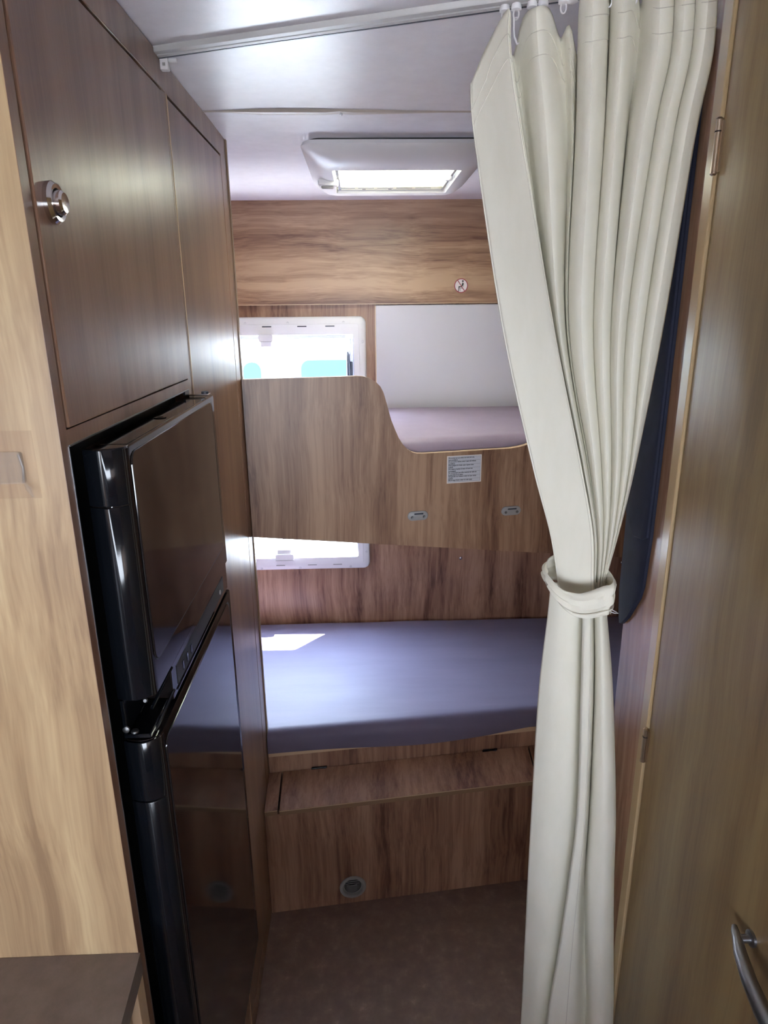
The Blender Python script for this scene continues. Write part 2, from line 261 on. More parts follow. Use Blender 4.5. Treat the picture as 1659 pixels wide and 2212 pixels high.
CURTAIN_LOW = [[[0.2698, 0.895, 1.2447], [0.2699, 0.9004, 1.1888], [0.2657, 0.9073, 1.051], [0.2666, 0.907, 0.833], [0.2679, 0.9065, 0.6893], [0.2701, 0.9057, 0.5347], [0.2723, 0.905, 0.3535], [0.2734, 0.905, 0.1767], [0.2741, 0.905, 0.03]], [[0.2777, 0.8874, 1.2477], [0.2795, 0.8886, 1.1942], [0.2801, 0.8902, 1.0613], [0.282, 0.8895, 0.8475], [0.2825, 0.8893, 0.7062], [0.2839, 0.8888, 0.5541], [0.2852, 0.8884, 0.3759], [0.2859, 0.8884, 0.188], [0.2862, 0.8884, 0.03]], [[0.2894, 0.8821, 1.2497], [0.2912, 0.8824, 1.1969], [0.2952, 0.8818, 1.0661], [0.3014, 0.8796, 0.8553], [0.2992, 0.8804, 0.7146], [0.2969, 0.8812, 0.5626], [0.295, 0.8819, 0.3843], [0.294, 0.8819, 0.1921], [0.2935, 0.8819, 0.03]], [[0.3023, 0.8803, 1.2501], [0.3061, 0.882, 1.1967], [0.3144, 0.882, 1.0653], [0.3216, 0.8794, 0.8547], [0.3188, 0.8805, 0.7137], [0.3135, 0.8823, 0.5604], [0.3078, 0.8844, 0.3801], [0.305, 0.8844, 0.19], [0.3032, 0.8844, 0.03]], [[0.3157, 0.8859, 1.2474], [0.3228, 0.8942, 1.1904], [0.3355, 0.9005, 1.053], [0.3457, 0.8969, 0.8386], [0.3448, 0.8972, 0.6953], [0.3416, 0.8984, 0.5398], [0.3321, 0.9017, 0.3545], [0.3274, 0.9017, 0.1772], [0.3245, 0.9017, 0.03]], [[0.3213, 0.8864, 1.2471], [0.3303, 0.8958, 1.1894], [0.3465, 0.9026, 1.0514], [0.3579, 0.8986, 0.8367], [0.3594, 0.898, 0.6939], [0.3568, 0.899, 0.5384], [0.3471, 0.9024, 0.3527], [0.3423, 0.9024, 0.1764], [0.3393, 0.9024, 0.03]], [[0.3142, 0.8817, 1.2492], [0.3207, 0.8866, 1.1941], [0.3303, 0.8904, 1.0596], [0.3396, 0.8871, 0.8474], [0.3379, 0.8877, 0.7055], [0.3325, 0.8896, 0.5508], [0.3244, 0.8925, 0.3679], [0.3204, 0.8925, 0.184], [0.3179, 0.8925, 0.03]], [[0.3084, 0.871, 1.2539], [0.3118, 0.8673, 1.2036], [0.3173, 0.863, 1.0772], [0.3262, 0.8598, 0.8715], [0.3231, 0.8609, 0.7335], [0.317, 0.8631, 0.5832], [0.3067, 0.8668, 0.4047], [0.3015, 0.8668, 0.2024], [0.2985, 0.8668, 0.03]], [[0.3123, 0.8671, 1.2554], [0.3152, 0.8619, 1.2061], [0.3203, 0.8559, 1.0816], [0.3287, 0.8529, 0.8774], [0.3265, 0.8537, 0.7407], [0.3221, 0.8553, 0.5923], [0.3136, 0.8583, 0.4161], [0.3094, 0.8583, 0.2081], [0.3068, 0.8583, 0.03]], [[0.3161, 0.8666, 1.2556], [0.3198, 0.8617, 1.2061], [0.3264, 0.8557, 1.0815], [0.3352, 0.8526, 0.8774], [0.3352, 0.8526, 0.7415], [0.3345, 0.8529, 0.5945], [0.3361, 0.8523, 0.4232], [0.3369, 0.8523, 0.2116], [0.3374, 0.8523, 0.03]], [[0.3197, 0.8693, 1.2543], [0.3244, 0.867, 1.2034], [0.3335, 0.8632, 1.0766], [0.3412, 0.8605, 0.8704], [0.3427, 0.86, 0.7336], [0.3471, 0.8584, 0.5873], [0.3548, 0.8557, 0.4174], [0.3587, 0.8557, 0.2087], [0.361, 0.8557, 0.03]], [[0.3259, 0.8807, 1.2493], [0.3347, 0.8872, 1.1934], [0.3476, 0.8922, 1.0579], [0.3564, 0.8891, 0.8449], [0.3594, 0.888, 0.7041], [0.3691, 0.8846, 0.5549], [0.3827, 0.8798, 0.3822], [0.3895, 0.8798, 0.1911], [0.3936, 0.8798, 0.03]], [[0.3246, 0.87, 1.2539], [0.3306, 0.8691, 1.2023], [0.341, 0.8665, 1.0742], [0.3511, 0.863, 0.8678], [0.3555, 0.8614, 0.7316], [0.3659, 0.8577, 0.5871], [0.38, 0.8527, 0.4201], [0.3871, 0.8527, 0.21], [0.3913, 0.8527, 0.03]], [[0.3283, 0.8639, 1.2564], [0.3337, 0.8596, 1.2068], [0.346, 0.8528, 1.0827], [0.3621, 0.8471, 0.8812], [0.3696, 0.8444, 0.7483], [0.3777, 0.8415, 0.6059], [0.3901, 0.8371, 0.4412], [0.3963, 0.8371, 0.2206], [0.4, 0.8371, 0.03]], [[0.3355, 0.8653, 1.2556], [0.3414, 0.8638, 1.2045], [0.3586, 0.8583, 1.0789], [0.3772, 0.8517, 0.8765], [0.3852, 0.8489, 0.7431], [0.3944, 0.8456, 0.6002], [0.4067, 0.8412, 0.4345], [0.4129, 0.8412, 0.2172], [0.4165, 0.8412, 0.03]], [[0.3386, 0.8698, 1.2536], [0.3477, 0.8714, 1.2007], [0.3674, 0.8692, 1.0717], [0.3877, 0.862, 0.8672], [0.396, 0.8591, 0.7321], [0.4069, 0.8552, 0.5881], [0.4196, 0.8507, 0.4206], [0.4259, 0.8507, 0.2103], [0.4298, 0.8507, 0.03]]]
# ================================================================== SETTING
b = MB(); b.box(XOL - .03, XOR + .03, YF, YR + .03, -.03, 0, FLOOR); struct(finish(b, 'floor'))
b = MB()
# front ceiling panel runs up to the joint, the rear one falls very slightly towards the back wall
b.box(XOL - .03, XOR + .03, YF, 1.412, ZC, ZC + .03, CEIL)
zr = lambda y: ZC - .0165 * (y - 1.412) / (2.37 - 1.412)
def slab_rear(x0, x1, y0, y1):
    vs = [(x0, y0, zr(y0)), (x1, y0, zr(y0)), (x1, y1, zr(y1)), (x0, y1, zr(y1)), (x0, y0, zr(y0) + .03), (x1, y0, zr(y0) + .03), (x1, y1, zr(y1) + .03), (x0, y1, zr(y1) + .03)]
    b.faces(vs, [(0, 1, 2, 3), (4, 5, 6, 7), (0, 1, 5, 4), (1, 2, 6, 5), (2, 3, 7, 6), (3, 0, 4, 7)], CEIL)
HX0, HX1, HY0, HY1 = -.07, .25, 1.68, 2.03
slab_rear(XOL - .03, HX0, 1.412, YR + .03); slab_rear(HX1, XOR + .03, 1.412, YR + .03)
slab_rear(HX0, HX1, 1.412, HY0); slab_rear(HX0, HX1, HY1, YR + .03)
struct(finish(b, 'ceiling'))
b = MB(); wall_with_hole(b, FX, (XOL - .03, XOR + .03), (-.03, 2.0), ((-.56, -.015), (.715, 1.56)), YR, YR + .03, WOOD_BENCH); struct(finish(b, 'wall_rear'))
b = MB(); wall_with_hole(b, FY, (YF, YR), (0, ZC), ((-1.55, -.95), (1.05, 1.61)), XOL - .03, XOL, WOOD_Z); struct(finish(b, 'wall_left'))
b = MB(); b.box(XOR, XOR + .03, YF, YR, 0, ZC, WOOD_Z); struct(finish(b, 'wall_right'))
b = MB(); wall_with_hole(b, FX, (XOL - .03, XOR + .03), (0, ZC), ((-.80, 1.1), (.87, 1.47)), YF - .03, YF, LINING); struct(finish(b, 'wall_front'))

b = MB(); b.box(-.25, XOR - .002, -1.15, -1.0, 0, 1.05, WOOD_Z); struct(finish(b, 'wall_light_block'))  # added low divider behind the camera, blocks windscreen light to the bench
b = MB(); b.box(XOL + .002, XOR - .002, YF + .002, -.9, 1.50, ZC - .002, LINING); struct(finish(b, 'overcab_light_block'))  # unseen overcab block, added to keep windscreen light off ceiling and rail
# washroom partition on the right of the aisle: its last strip stands beside the door
b = MB()
b.box(XR, XR + .02, .873, .983, 0, ZC - .002, WOOD_RIGHT, .001)
b.box(XR + .001, XOR, .963, .983, 0, ZC - .002, WOOD_RIGHT)
b.box(XR, XR + .02,   .02, .848, 1.974, ZC - .002, WOOD_RIGHT)
b.box(XR, XOR, -.02, .02, 0, ZC - .002, WOOD_RIGHT)
b.box(XR + .02, XR + .022, .02, .873, 0, ZC - .002, GAP)
struct(finish(b, 'wall_aisle'))
b = MB(); b.box(XR - .0045, XR + .018, .850, .8725, 0, ZC - .002, mat('trim_wood', (.42, .30, .165), .22), .0015); struct(finish(b, 'trim_1'))
# washroom door
d1 = bpy.data.objects.new('door_1', None); COL.objects.link(d1); d1.location = (XR, .848, 0); struct(d1)
b = MB(); b.box(XR - .001, XR + .018, .03, .848, .02, 1.972, WOOD_WASH, .0012); finish(b, 'door_leaf', d1)
for z0, z1 in ((1.775, 1.832), (.968, 1.024)):
    b = MB(); b.tube([(XR - .0055, .8485, z0), (XR - .0055, .8485, z1)], .0035, BRASS, 12)
    b.tube([(XR - .0055, .8485, z1 - .012), (XR - .0055, .8485, z1 - .0135)], .0040, GAP, 12)
    b.box(XR - .004, XR - .001, .843, .8485, z0 + .002, z1 - .002, BRASS)
    for z in (z0, z1): b.disc_stack((XR - .0055, .8485, z), (0, 0, 1), [(-.002, .002), (0, .0042), (.002, .002)], BRASS, 12)
    finish(b, 'door_hinge', d1)
b = MB()
hp = [(.4075, .572, .960), (.4050, .566, .960), (.4015, .554, .960), (.396, .539, .960), (.3885, .508, .960), (.384, .475, .960), (.382, .44, .960), (.383, .40, .960), (.388, .365, .960), (.397, .342, .960), (.404, .334, .960)]
hr = [.003, .0045, .0055, .007, .008, .009, .009, .009, .008, .006, .004]
b.tube(hp, hr, STEEL, 14)
for y in (.556, .350):
    b.tube([(XR - .001, y, .960), (.402, y, .960)], .0045, STEEL, 12)
    b.disc_stack((XR - .001, y, .960), (-1, 0, 0), [(0, .009), (.003, .009), (.004, .007)], STEEL, 16)
finish(b, 'door_handle', d1)

# ceiling joint: a beige cover strip, bulged loose over its middle and torn in one place
b = MB(); loops = []
TRIMB = mat('beige_strip', (.44, .38, .33), .4)
for k in range(61):
    x = -.282 + (.42 + .282 + .8) * k / 60
    w = .0022
    if -.25 < x < .16:
        t = (x + .25) / .41; w += .0105 * max(0, min(1, min(t / .18, (1 - t) / .45))) ** 1.0
    yc = 1.412 + .003 * math.sin(x * 9)
    h = .002 + .35 * w
    if abs(x + .031) < .013: h *= .6
    loops.append([(x, yc - w, ZC - .0002), (x, yc - w * .7, ZC - h * .8), (x, yc, ZC - h), (x, yc + w * .7, ZC - h * .8), (x, yc + w, ZC - .0016)])
b.loft(loops, TRIMB, closed=False)
b.tube([(-.030, 1.404, ZC - .0058), (-.026, 1.409, ZC - .0062), (-.031, 1.413, ZC - .0062), (-.027, 1.419, ZC - .0058)], .0009, WHITE, 6)
struct(finish(b, 'trim_2'))

# ---- rear window
w1 = bpy.data.objects.new('window_1', None); COL.objects.link(w1); w1.location = (-.29, 2.38, .684); struct(w1)
ox0, ox1, oz0, oz1 = -.60, .018, .684, 1.603; ix0, ix1, iz0, iz1 = -.545, -.024, .735, 1.543
def ring(a0, a1, b0, b1, r, y): return [FX(a, c, y) for a, c in rrect(a0, a1, b0, b1, r)]
b = MB()
b.loft([ring(ox0, ox1, oz0, oz1, .024, 2.391), ring(ox0, ox1, oz0, oz1, .024, 2.380), ring(ox0 + .002, ox1 - .002, oz0 + .002, oz1 - .002, .022, 2.374),
        ring(ox0 + .007, ox1 - .007, oz0 + .007, oz1 - .007, .018, 2.370), ring(ox0 + .024, ox1 - .024, oz0 + .022, oz1 - .024, .010, 2.369),
        ring(ox0 + .0245, ox1 - .0245, oz0 + .0225, oz1 - .0245, .010, 2.3665), ring(ix0 + .001, ix1 - .001, iz0 - .001, iz1 + .001, .007, 2.366),
        ring(ix0, ix1, iz0, iz1, .008, 2.369), ring(ix0, ix1, iz0, iz1, .008, 2.405)], WHITE)
for x in (-.318, -.199, -.104):
    b.box(x - .0155, x + .0155, 2.3655, 2.368, 1.570, 1.5735, DARKP)
    b.box(x - .0165, x + .0165, 2.3655, 2.368, .7035, .7065, GREYP)
finish(b, 'window_frame', w1)
SCR = mat('screw_cap', (.66, .64, .66), .3)
for x, z in ((-.39, 1.583), (-.247, 1.5835), (-.058, 1.584), (.006, 1.52), (.006, 1.1), (.006, .752), (-.055, .694), (-.245, .693), (-.39, .693)):
    b = MB(); b.disc_stack((x, 2.3705, z), (0, -1, 0), [(0, .0048), (.0008, .0048), (.0016, .0036), (.0012, .003), (.0012, .001)], SCR, 16); finish(b, 'screw_cap', w1)
b = MB()      # gasket of the hinged pane
b.loft([ring(ix0 + .002, ix1 - .001, iz0 + .001, iz1 - .001, .008, 2.404), ring(ix0 + .016, ix1 - .006, iz0 + .016, iz1 - .013, .006, 2.404),
        ring(ix0 + .016, ix1 - .006, iz0 + .016, iz1 - .013, .006, 2.425), ring(ix0 + .002, ix1 - .001, iz0 + .001, iz1 - .001, .008, 2.425)], RUBBER)
finish(b, 'pane_gasket', w1)
b = MB(); b.box(ix0 + .004, ix1 - .004, 2.428, 2.432, iz0, iz1, PANE); finish(b, 'pane', w1)
for zc, sg in ((1.535, 1), (.742, -1)):
    b = MB(); x = -.322 if sg > 0 else -.30; hw = .024 if sg > 0 else .034
    lp = rrect(x - hw, x + hw, zc - .012, zc + .012, .006)
    b.prism(lp, FX, 2.352, 2.366, WHITE)
    b.box(x - hw * .8, x + hw * .8, 2.356, 2.40, zc - .012 - sg * .018, zc + .012 - sg * .018, WHITE, .002)
    b.box(x - hw, x + hw, 2.351, 2.353, zc - .0125, zc - .011, GREYP)
    finish(b, 'blind_latch', w1)
b = MB()
b.tube([(-.036, 2.412, 1.528), (-.038, 2.411, 1.50), (-.037, 2.410, 1.45)], .0042, RUBBER, 10)
b.tube([(-.046, 2.409, 1.484), (-.045, 2.409, 1.44), (-.044, 2.408, 1.40), (-.044, 2.408, 1.37)], [.0035, .0075, .0085, .006], DARKP, 12)
b.tube([(-.034, 2.412, 1.45), (-.036, 2.412, 1.38), (-.04, 2.412, 1.25)], .005, DARKP, 10)
finish(b, 'window_stay', w1)
b = MB(); b.box(-.312, -.296, 2.406, 2.416, .762, 1.0, mat('blue_grey_arm', (.20, .27, .33), .35), .002); finish(b, 'window_stay', w1)

# ---- roof hatch
h = thing('roof_hatch', (.09, 1.85, 1.93), 'white plastic roof hatch with a glowing cream blind in the ceiling by the rear wall', 'skylight')
b = MB()
def hr_(a0, a1, c0, c1, r, z): return [(a, c, z) for a, c in rrect(a0, a1, c0, c1, r, 8)]
z0 = 1.972
b.loft([hr_(-.118, .298, 1.590, 2.115, .035, z0), hr_(-.122, .302, 1.586, 2.119, .036, 1.964), hr_(-.112, .292, 1.590, 2.112, .040, 1.954),
        hr_(-.086, .264, 1.622, 2.078, .045, 1.934), hr_(-.070, .248, 1.660, 2.045, .020, 1.929), hr_(-.058, .238, 1.682, 1.998, .006, 1.928),
        hr_(-.056, .236, 1.684, 1.996, .006, 1.932), hr_(-.056, .236, 1.684, 1.996, .006, 1.985)], WHITE)
finish(b, 'hatch_frame', h)
b = MB(); b.box(-.1, .28, 1.62, 2.09, 1.9645, 1.972, BLACK_M); b.bm.free(); 
b = MB(); b.loft([hr_(-.105, .285, 1.603, 2.10, .03, 1.9785), hr_(-.105, .285, 1.603, 2.10, .03, 1.963)], BLACK_M); finish(b, 'gasket', h)
b = MB()
b.box(-.056, .236, 1.684, 1.960, 1.9435, 1.945, BLIND)
finish(b, 'blind', h)
b = MB(); BAR = mat('cream_bar', (.80, .76, .58), .4)
b.box(-.056, .236, 1.956, 1.9958, 1.936, 1.947, BAR, .002)
for k in range(5): b.box(-.050 + k * .051, -.050 + k * .051 + .042, 1.9660, 1.9690, 1.9352, 1.9365, RUBBER)
for x in (.012, .082): b.box(x, x + .009, 1.9805, 1.9840, 1.9352, 1.9365, DARKP)
finish(b, 'blind_bar', h)
for x in (-.052, .232):
    b = MB(); s = 1 if x < 0 else -1
    b.box(min(x, x + s * .007), max(x, x + s * .007), 1.686, 1.99, 1.934, 1.943, RUBBER if s > 0 else GREYP, .001); finish(b, 'blind_track', h)
b = MB(); b.disc_stack((.222, 1.80, 1.940), (0, 0, -1), [(0, .012), (.010, .012), (.014, .009)], WHITE, 16); b.box(.214, .232, 1.80, 1.835, 1.934, 1.946, WHITE, .002); finish(b, 'latch', h)
b = MB(); b.box(-.098, -.048, 1.815, 1.845, 1.919, 1.935, WHITE, .003); b.box(-.090, -.060, 1.822, 1.838, 1.914, 1.920, GREYP, .002); finish(b, 'latch', h)
b = MB(); b.box(-.075, .255, 1.675, 2.035, 2.03, 2.04, mat('hatch_dome', (.8, .85, .9), .1)); nodes_of(b.mats[0])
mix_transparent(b.mats[0], .8)
finish(b, 'dome', h)

# ---- outside
b = MB(); b.box(-12, 12, -8, 14, -.65, -.60, GROUND); struct(finish(b, 'ground'))
v = thing('parked_van', (-.2, 6.0, -.6), 'bright white van parked outside, seen blown out through the rear window', 'van')
b = MB()
prof = [(-2.6, -.3), (2.6, -.3), (2.6, 1.5), (2.3, 1.9), (-2.0, 1.9), (-2.5, 1.3)]
b.prism(prof, FX, 5.0, 6.9, VAN); finish(b, 'van_body', v)
for (x0, x1, z0_, z1_) in ((-.44, .75, .7, 1.27), (-.86, -.73, 1.0, 1.26), (-2.2, -1.2, .7, 1.4)):
    b = MB(); b.prism(rrect(x0, x1, z0_, z1_, .06), FX, 4.985, 5.0, VANGLASS); finish(b, 'van_window', v)
for x in (-1.7, 1.8):
    b = MB(); b.disc_stack((x, 4.95, -.28), (0, 1, 0), [(0, .2), (0, .32), (.2, .32)], TYRE); finish(b, 'wheel', v)

# ================================================================== LEFT CABINETS
# fridge housing: side panel towards the camera, frame strips around the door and the fridge niche
c = thing('fridge_cabinet', (-.6, .88, 0), 'tall wooden cabinet on the left with a pale side panel around the black fridge', 'cabinet')
b = MB()
b.box(XOL, XL - .0005, .629, .6455, 0, ZC - .001, WOOD_SIDE)
b.box(XL - .002, XL, .6291, .6454, 0, ZC - .001, WOOD_DOOR)
b.box(XOL, XL, 1.118, 1.1355, 0, ZC - .001, WOOD_DOOR)
b.box(XL - .018, XL, .6455, 1.118, 1.506, 1.521, WOOD_DOOR)
b.box(XOL, XL - .005, .6455, 1.118, 1.506, 1.516, WOOD_DOOR)
b.box(XL - .018, XL, .6455, 1.118, .02, .335, WOOD_DOOR)
b.box(XL - .016, XL - .003, .6455, 1.118, 1.521, 1.9355, GAP)
b.box(XL - .004, XL + .0008, .6465, 1.1165, 1.5045, 1.5062, STEEL)
b.box(XL - .004, XL + .0006, .6440, .6455, .33, 1.505, STEEL)
finish(b, 'cabinet_body', c)
b = MB(); b.box(XL - .018, XL + .003, .6295, 1.1355, 1.9365, ZC - .001, WOOD_DOOR, .001); finish(b, 'top_strip', c)
b = MB(); b.box(XL - .003, XL + .0015, .6495, 1.1145, 1.5225, 1.9345, WOOD_DOOR, .0012); dr = finish(b, 'cabinet_door', c)
b = MB(); kc = (XL + .0015, .681, 1.725)
b.disc_stack(kc, (1, 0, 0), [(0, .0185), (.004, .0185), (.007, .0160), (.0065, .0125), (.003, .0115)], CHROME, 36, cap1=False)
b.disc_stack(kc, (1, 0, 0), [(.002, .0112), (.011, .0105), (.013, .0085), (.0125, .004), (.0125, .001)], CHROME, 28)
finish(b, 'push_knob', dr)
# wardrobe
c = thing('wardrobe', (-.6, 1.38, 0), 'tall narrow wooden wardrobe between the fridge cabinet and the bunk beds', 'wardrobe')
b = MB()
b.box(XOL, XL, 1.1365, 1.146, 0, ZC - .001, WOOD_DOOR)
b.box(XL - .02, XL, 1.146, 1.610, 1.9375, ZC - .001, WOOD_DOOR)
b.box(XL - .02, XL, 1.553, 1.610, .0, 1.9375, WOOD_DOOR)
b.box(XOL, XL, 1.608, 1.624, 0, ZC - .001, WOOD_DOOR)
b.box(XL - .02, XL, 1.146, 1.553, 0, .05, WOOD_DOOR)
b.box(XL - .018, XL - .004, 1.146, 1.553, .05, 1.9375, GAP)
b.box(XL, XL + .0025, 1.613, 1.6245, 0, ZC - .001, EDGE_D)
b.box(XL - .006, XL + .001, 1.146, 1.1475, .05, 1.9375, EDGE)
finish(b, 'wardrobe_body', c)
b = MB(); b.box(XL - .004, XL - .0005, 1.149, 1.5527, .052, 1.9340, WOOD_DOOR, .0008); finish(b, 'wardrobe_door', c)

# refrigerator
f = thing('refrigerator', (-.5, .88, .336), 'glossy black two-door fridge freezer in the left cabinets', 'fridge')
b = MB(); b.box(XOL + .05, XL - .022, .655, 1.112, .336, 1.495, BLACK_M); finish(b, 'fridge_body', f)
def door_profile(y0, y1, xb, xf):
    pts = [(xb, y1), (xf - .0008, y1), (xf, y1 - .0008)]
    pts += [(xf, y0 + .0205), (xf, y0 + .020), (xf - .0006, y0 + .015)]
    n = 10
    for k in range(n + 1):
        t = k / n; x = (xf - .0015) + (xb - xf + .0015) * t
        pts.append((x, y0 + .008 * (2 * t - 1) ** 2 * (1.3 if t < .5 else .6)))
    return pts
def fridge_door(name, z0, z1, panel):
    b = MB(); p = door_profile(.674, 1.112, XL, -.243)
    b.loft([[(x, y, z0) for x, y in p], [(x, y, z1 - .002) for x, y in p], [(x + (-.0015 if x > -.26 else 0), y + (.0015 if y < .7 else 0), z1) for x, y in p]], BLACK, cap0=True, cap1=True)
    b.bm.faces.ensure_lookup_table()
    d = finish(b, name, f)
    y0, y1, a, e = panel
    b = MB(); LY = lambda q0, q1, r0, r1, r, x: [(x, u, w) for u, w in rrect(q0, q1, r0, r1, r)]
    b.loft([LY(y0, y1 + .010, a - .003, e, .016, -.2431), LY(y0, y1 + .010, a - .003, e, .016, -.2428)], BLACK_M, cap1=True)
    b.loft([LY(y0, y1, a, e, .014, -.2431), LY(y0, y1, a, e, .014, -.2420), LY(y0 + .0006, y1 - .0006, a + .0006, e - .0006, .0134, -.2411)], BLACK, cap1=True, smooth=False)
    finish(b, 'door_panel', d)
    return d
ud = fridge_door('freezer_door', 1.207, 1.496, (.694, 1.088, 1.243, 1.4885))
ld = fridge_door('fridge_door', .348, 1.152, (.694, 1.088, .37, 1.140))
for dd, z0, z1 in ((ud, 1.436, 1.4955), (ud, 1.2075, 1.4345), (ld, 1.07, 1.1515), (ld, .349, 1.0685)):
    b = MB(); p = door_profile(.672, .690, XL - .001, -.2445)
    p = [(x, y) for x, y in p if y < .6885]
    b.loft([[(x, y, z0) for x, y in p], [(x, y - .0008, z0 + .001) for x, y in p], [(x, y - .0008, z1 - .001) for x, y in p], [(x, y, z1) for x, y in p]], BLACK_C, cap0=True, cap1=True)
    finish(b, 'grip_strip', dd)
b = MB()
b.box(XL - .01, -.2455, .752, 1.110, 1.1565, 1.2035, BLACK, .0012)
b.box(-.2457, -.2448, .775, 1.075, 1.166, 1.192, BLACK_M)
b.box(-.2450, -.2440, .770, 1.0, 1.160, 1.1625, BLACK, .0004)
for k in range(3): b.box(-.2450, -.2440, .80 + k * .022, .806 + k * .022, 1.172, 1.184, BLACK_C)
cp = finish(b, 'control_panel', f)
b = MB(); b.tube([(-.2455, 1.045, 1.176), (-.2435, 1.045, 1.176)], .004, GREYP, 12); finish(b, 'indicator', cp)
b = MB()      # hinge bracket with two bolts in the gap between the doors
b.box(-.283, -.252, .676, .75, 1.155, 1.160, BLACK_C, .001)
b.box(-.283, -.278, .676, .75, 1.160, 1.205, BLACK_C, .001)
b.disc_stack((-.279, .676, 1.168), (0, -1, 0), [(0, .0042), (.002, .004), (.003, .002)], SCREW, 14)
b.disc_stack((-.272, .682, 1.160), (0, 0, 1), [(0, .0045), (.002, .0042), (.003, .002)], SCREW, 14)
b.disc_stack((-.262, .70, 1.190), (0, -1, .3), [(0, .003), (.002, .002)], SCREW, 12)
finish(b, 'hinge_bracket', f)
b = MB()      # curved finger grip
for z, dz in ((1.200, -.014), (1.168, -.014)):
    b.tube([(-.246, .757, z), (-.2465, .735, z - .002), (-.249, .712, z - .008), (-.254, .695, z - .018)], .0022, BLACK_C, 8)
finish(b, 'finger_grip', f)
b = MB()
b.box(-.284, -.246, 1.088, 1.108, 1.4985, 1.5005, CHROME, .0006)
b.disc_stack((-.253, 1.099, 1.5005), (0, 0, 1), [(0, .006), (.003, .006), (.004, .004)], DARKP, 14)
b.box(-.284, -.281, 1.085, 1.110, 1.500, 1.505, DARKP)
finish(b, 'top_hinge', f)
b = MB(); b.box(-.281, -.247, .70, 1.09, 1.4958, 1.4964, BLACK, .0002); b.disc_stack((-.262, .875, 1.4962), (0, 0, 1), [(0, .008), (.0012, .008), (.0012, .005), (.0002, .004)], BLACK_C, 20); finish(b, 'door_cap', ud)

# worktop and base unit, bottom left
b = MB()
cp_ = [(XOL, -.7), (-.246, -.7), (-.258, .20), (-.272, .50), (-.2805, .6285), (XOL, .6285)]
b.prism(cp_, FZ, .858, .888, COUNTER)
obj1('worktop', b, (-.6, 0, .858), 'grey-brown stone-look worktop against the pale side panel, bottom left', 'worktop')
c = thing('kitchen_base_unit', (-.6, 0, 0), 'wooden kitchen base unit under the grey-brown worktop', 'cabinet')
b = MB(); b.box(XOL + .004, -.300, -.69, .6285, 0, .857, WOOD_SIDE); finish(b, 'unit_body', c)
b = MB(); b.box(-.300, -.290, -.68, .600, .06, .850, WOOD_SIDE, .001); finish(b, 'unit_door', c)
b = MB(); b.box(-.300, -.2815, .606, .6285, .0, .857, EDGE, .001); finish(b, 'end_post', c)

# clear adhesive hook on the side panel
c = thing('adhesive_hook', (-.345, .628, 1.47), 'small clear plastic adhesive hook stuck on the pale side panel above the worktop', 'hook')
b = MB(); b.box(-.375, -.308, .6284, .6289, 1.459, 1.524, FILM); finish(b, 'adhesive_film', c)
b = MB()
b.prism(rrect(-.362, -.3195, 1.474, 1.5045, .003), FX, .6248, .6284, CLEAR)
b.tube([(-.320, .6235, 1.476), (-.3185, .6235, 1.490), (-.321, .6235, 1.503)], .0013, CLEAR, 8)
finish(b, 'hook_plate', c)
b = MB(); b.tube([(-.320, .625, 1.475), (-.3155, .620, 1.4705), (-.311, .618, 1.463)], [.0012, .0022, .0008], CLEAR, 8)
b.faces([(-.317, .622, 1.473), (-.312, .6195, 1.4725), (-.309, .6185, 1.461)], [(0, 1, 2)], CLEAR); finish(b, 'hook_tip', c)
# ================================================================== REAR BEDS
# overhead panel (front of the locker under the ceiling)
b = MB(); b.box(XOL, XOR, 2.370, 2.3899, 1.6435, 1.968, WOOD_X); b.box(XOL, XOR, 2.3695, 2.389, 1.6415, 1.6435, EDGE)
obj1('overhead_panel', b, (.1, 2.38, 1.64), 'horizontal-grain wooden panel under the ceiling on the rear wall', 'panel')
b = MB(); b.box(.052, XOR, 2.376, 2.3899, 1.06, 1.638, LINING, .002); b.box(.0500, .0525, 2.375, 2.3899, 1.06, 1.638, EDGE)
obj1('lining_panel', b, (.65, 2.385, 1.06), 'plain pale grey lining panel on the rear wall above the upper mattress', 'panel')

SB = .175
by = lambda x: 1.602 + SB * (x - XL)                      # front plane of the upper bunk
cs = 1 / math.sqrt(1 + SB * SB); NB = Vector((SB * cs, -cs, 0))   # its outward normal
def FB(a, c, d): return (a + NB.x * d, by(a) + NB.y * d, c)        # a=x along the board, c=z, d=outwards
c = thing('upper_bunk', (.2, 1.9, 1.09), 'wooden upper bunk with an S-curved guard board across the rear', 'bunk bed')
prof = [(-.281, 1.0815), (-.281, 1.472), (-.012, 1.472), (.004, 1.4705), (.020, 1.466), (.034, 1.4575), (.046, 1.445), (.0535, 1.430), (.0585, 1.412), (.0635, 1.393),
        (.072, 1.362), (.081, 1.338), (.090, 1.317), (.100, 1.300), (.112, 1.286), (.125, 1.277), (.138, 1.2725), (.155, 1.2715), (.25, 1.272), (.385, 1.273), (.41, 1.2755), (.432, 1.280),
        (.47, 1.295), (.50, 1.32), (.54, 1.37), (.60, 1.40), (1.24, 1.40), (1.24, .865)]
sm = []
b = MB(); b.prism(prof, FB, -.016, 0, WOOD_BUNK, EDGE); finish(b, 'guard_board', c)
b = MB(); b.prism([(-.27, 1.655), (XOR, 1.89), (XOR, 2.368), (XOL, 2.368), (XOL, 1.655)], FZ, 1.100, 1.140, LINING); finish(b, 'bed_base', c)
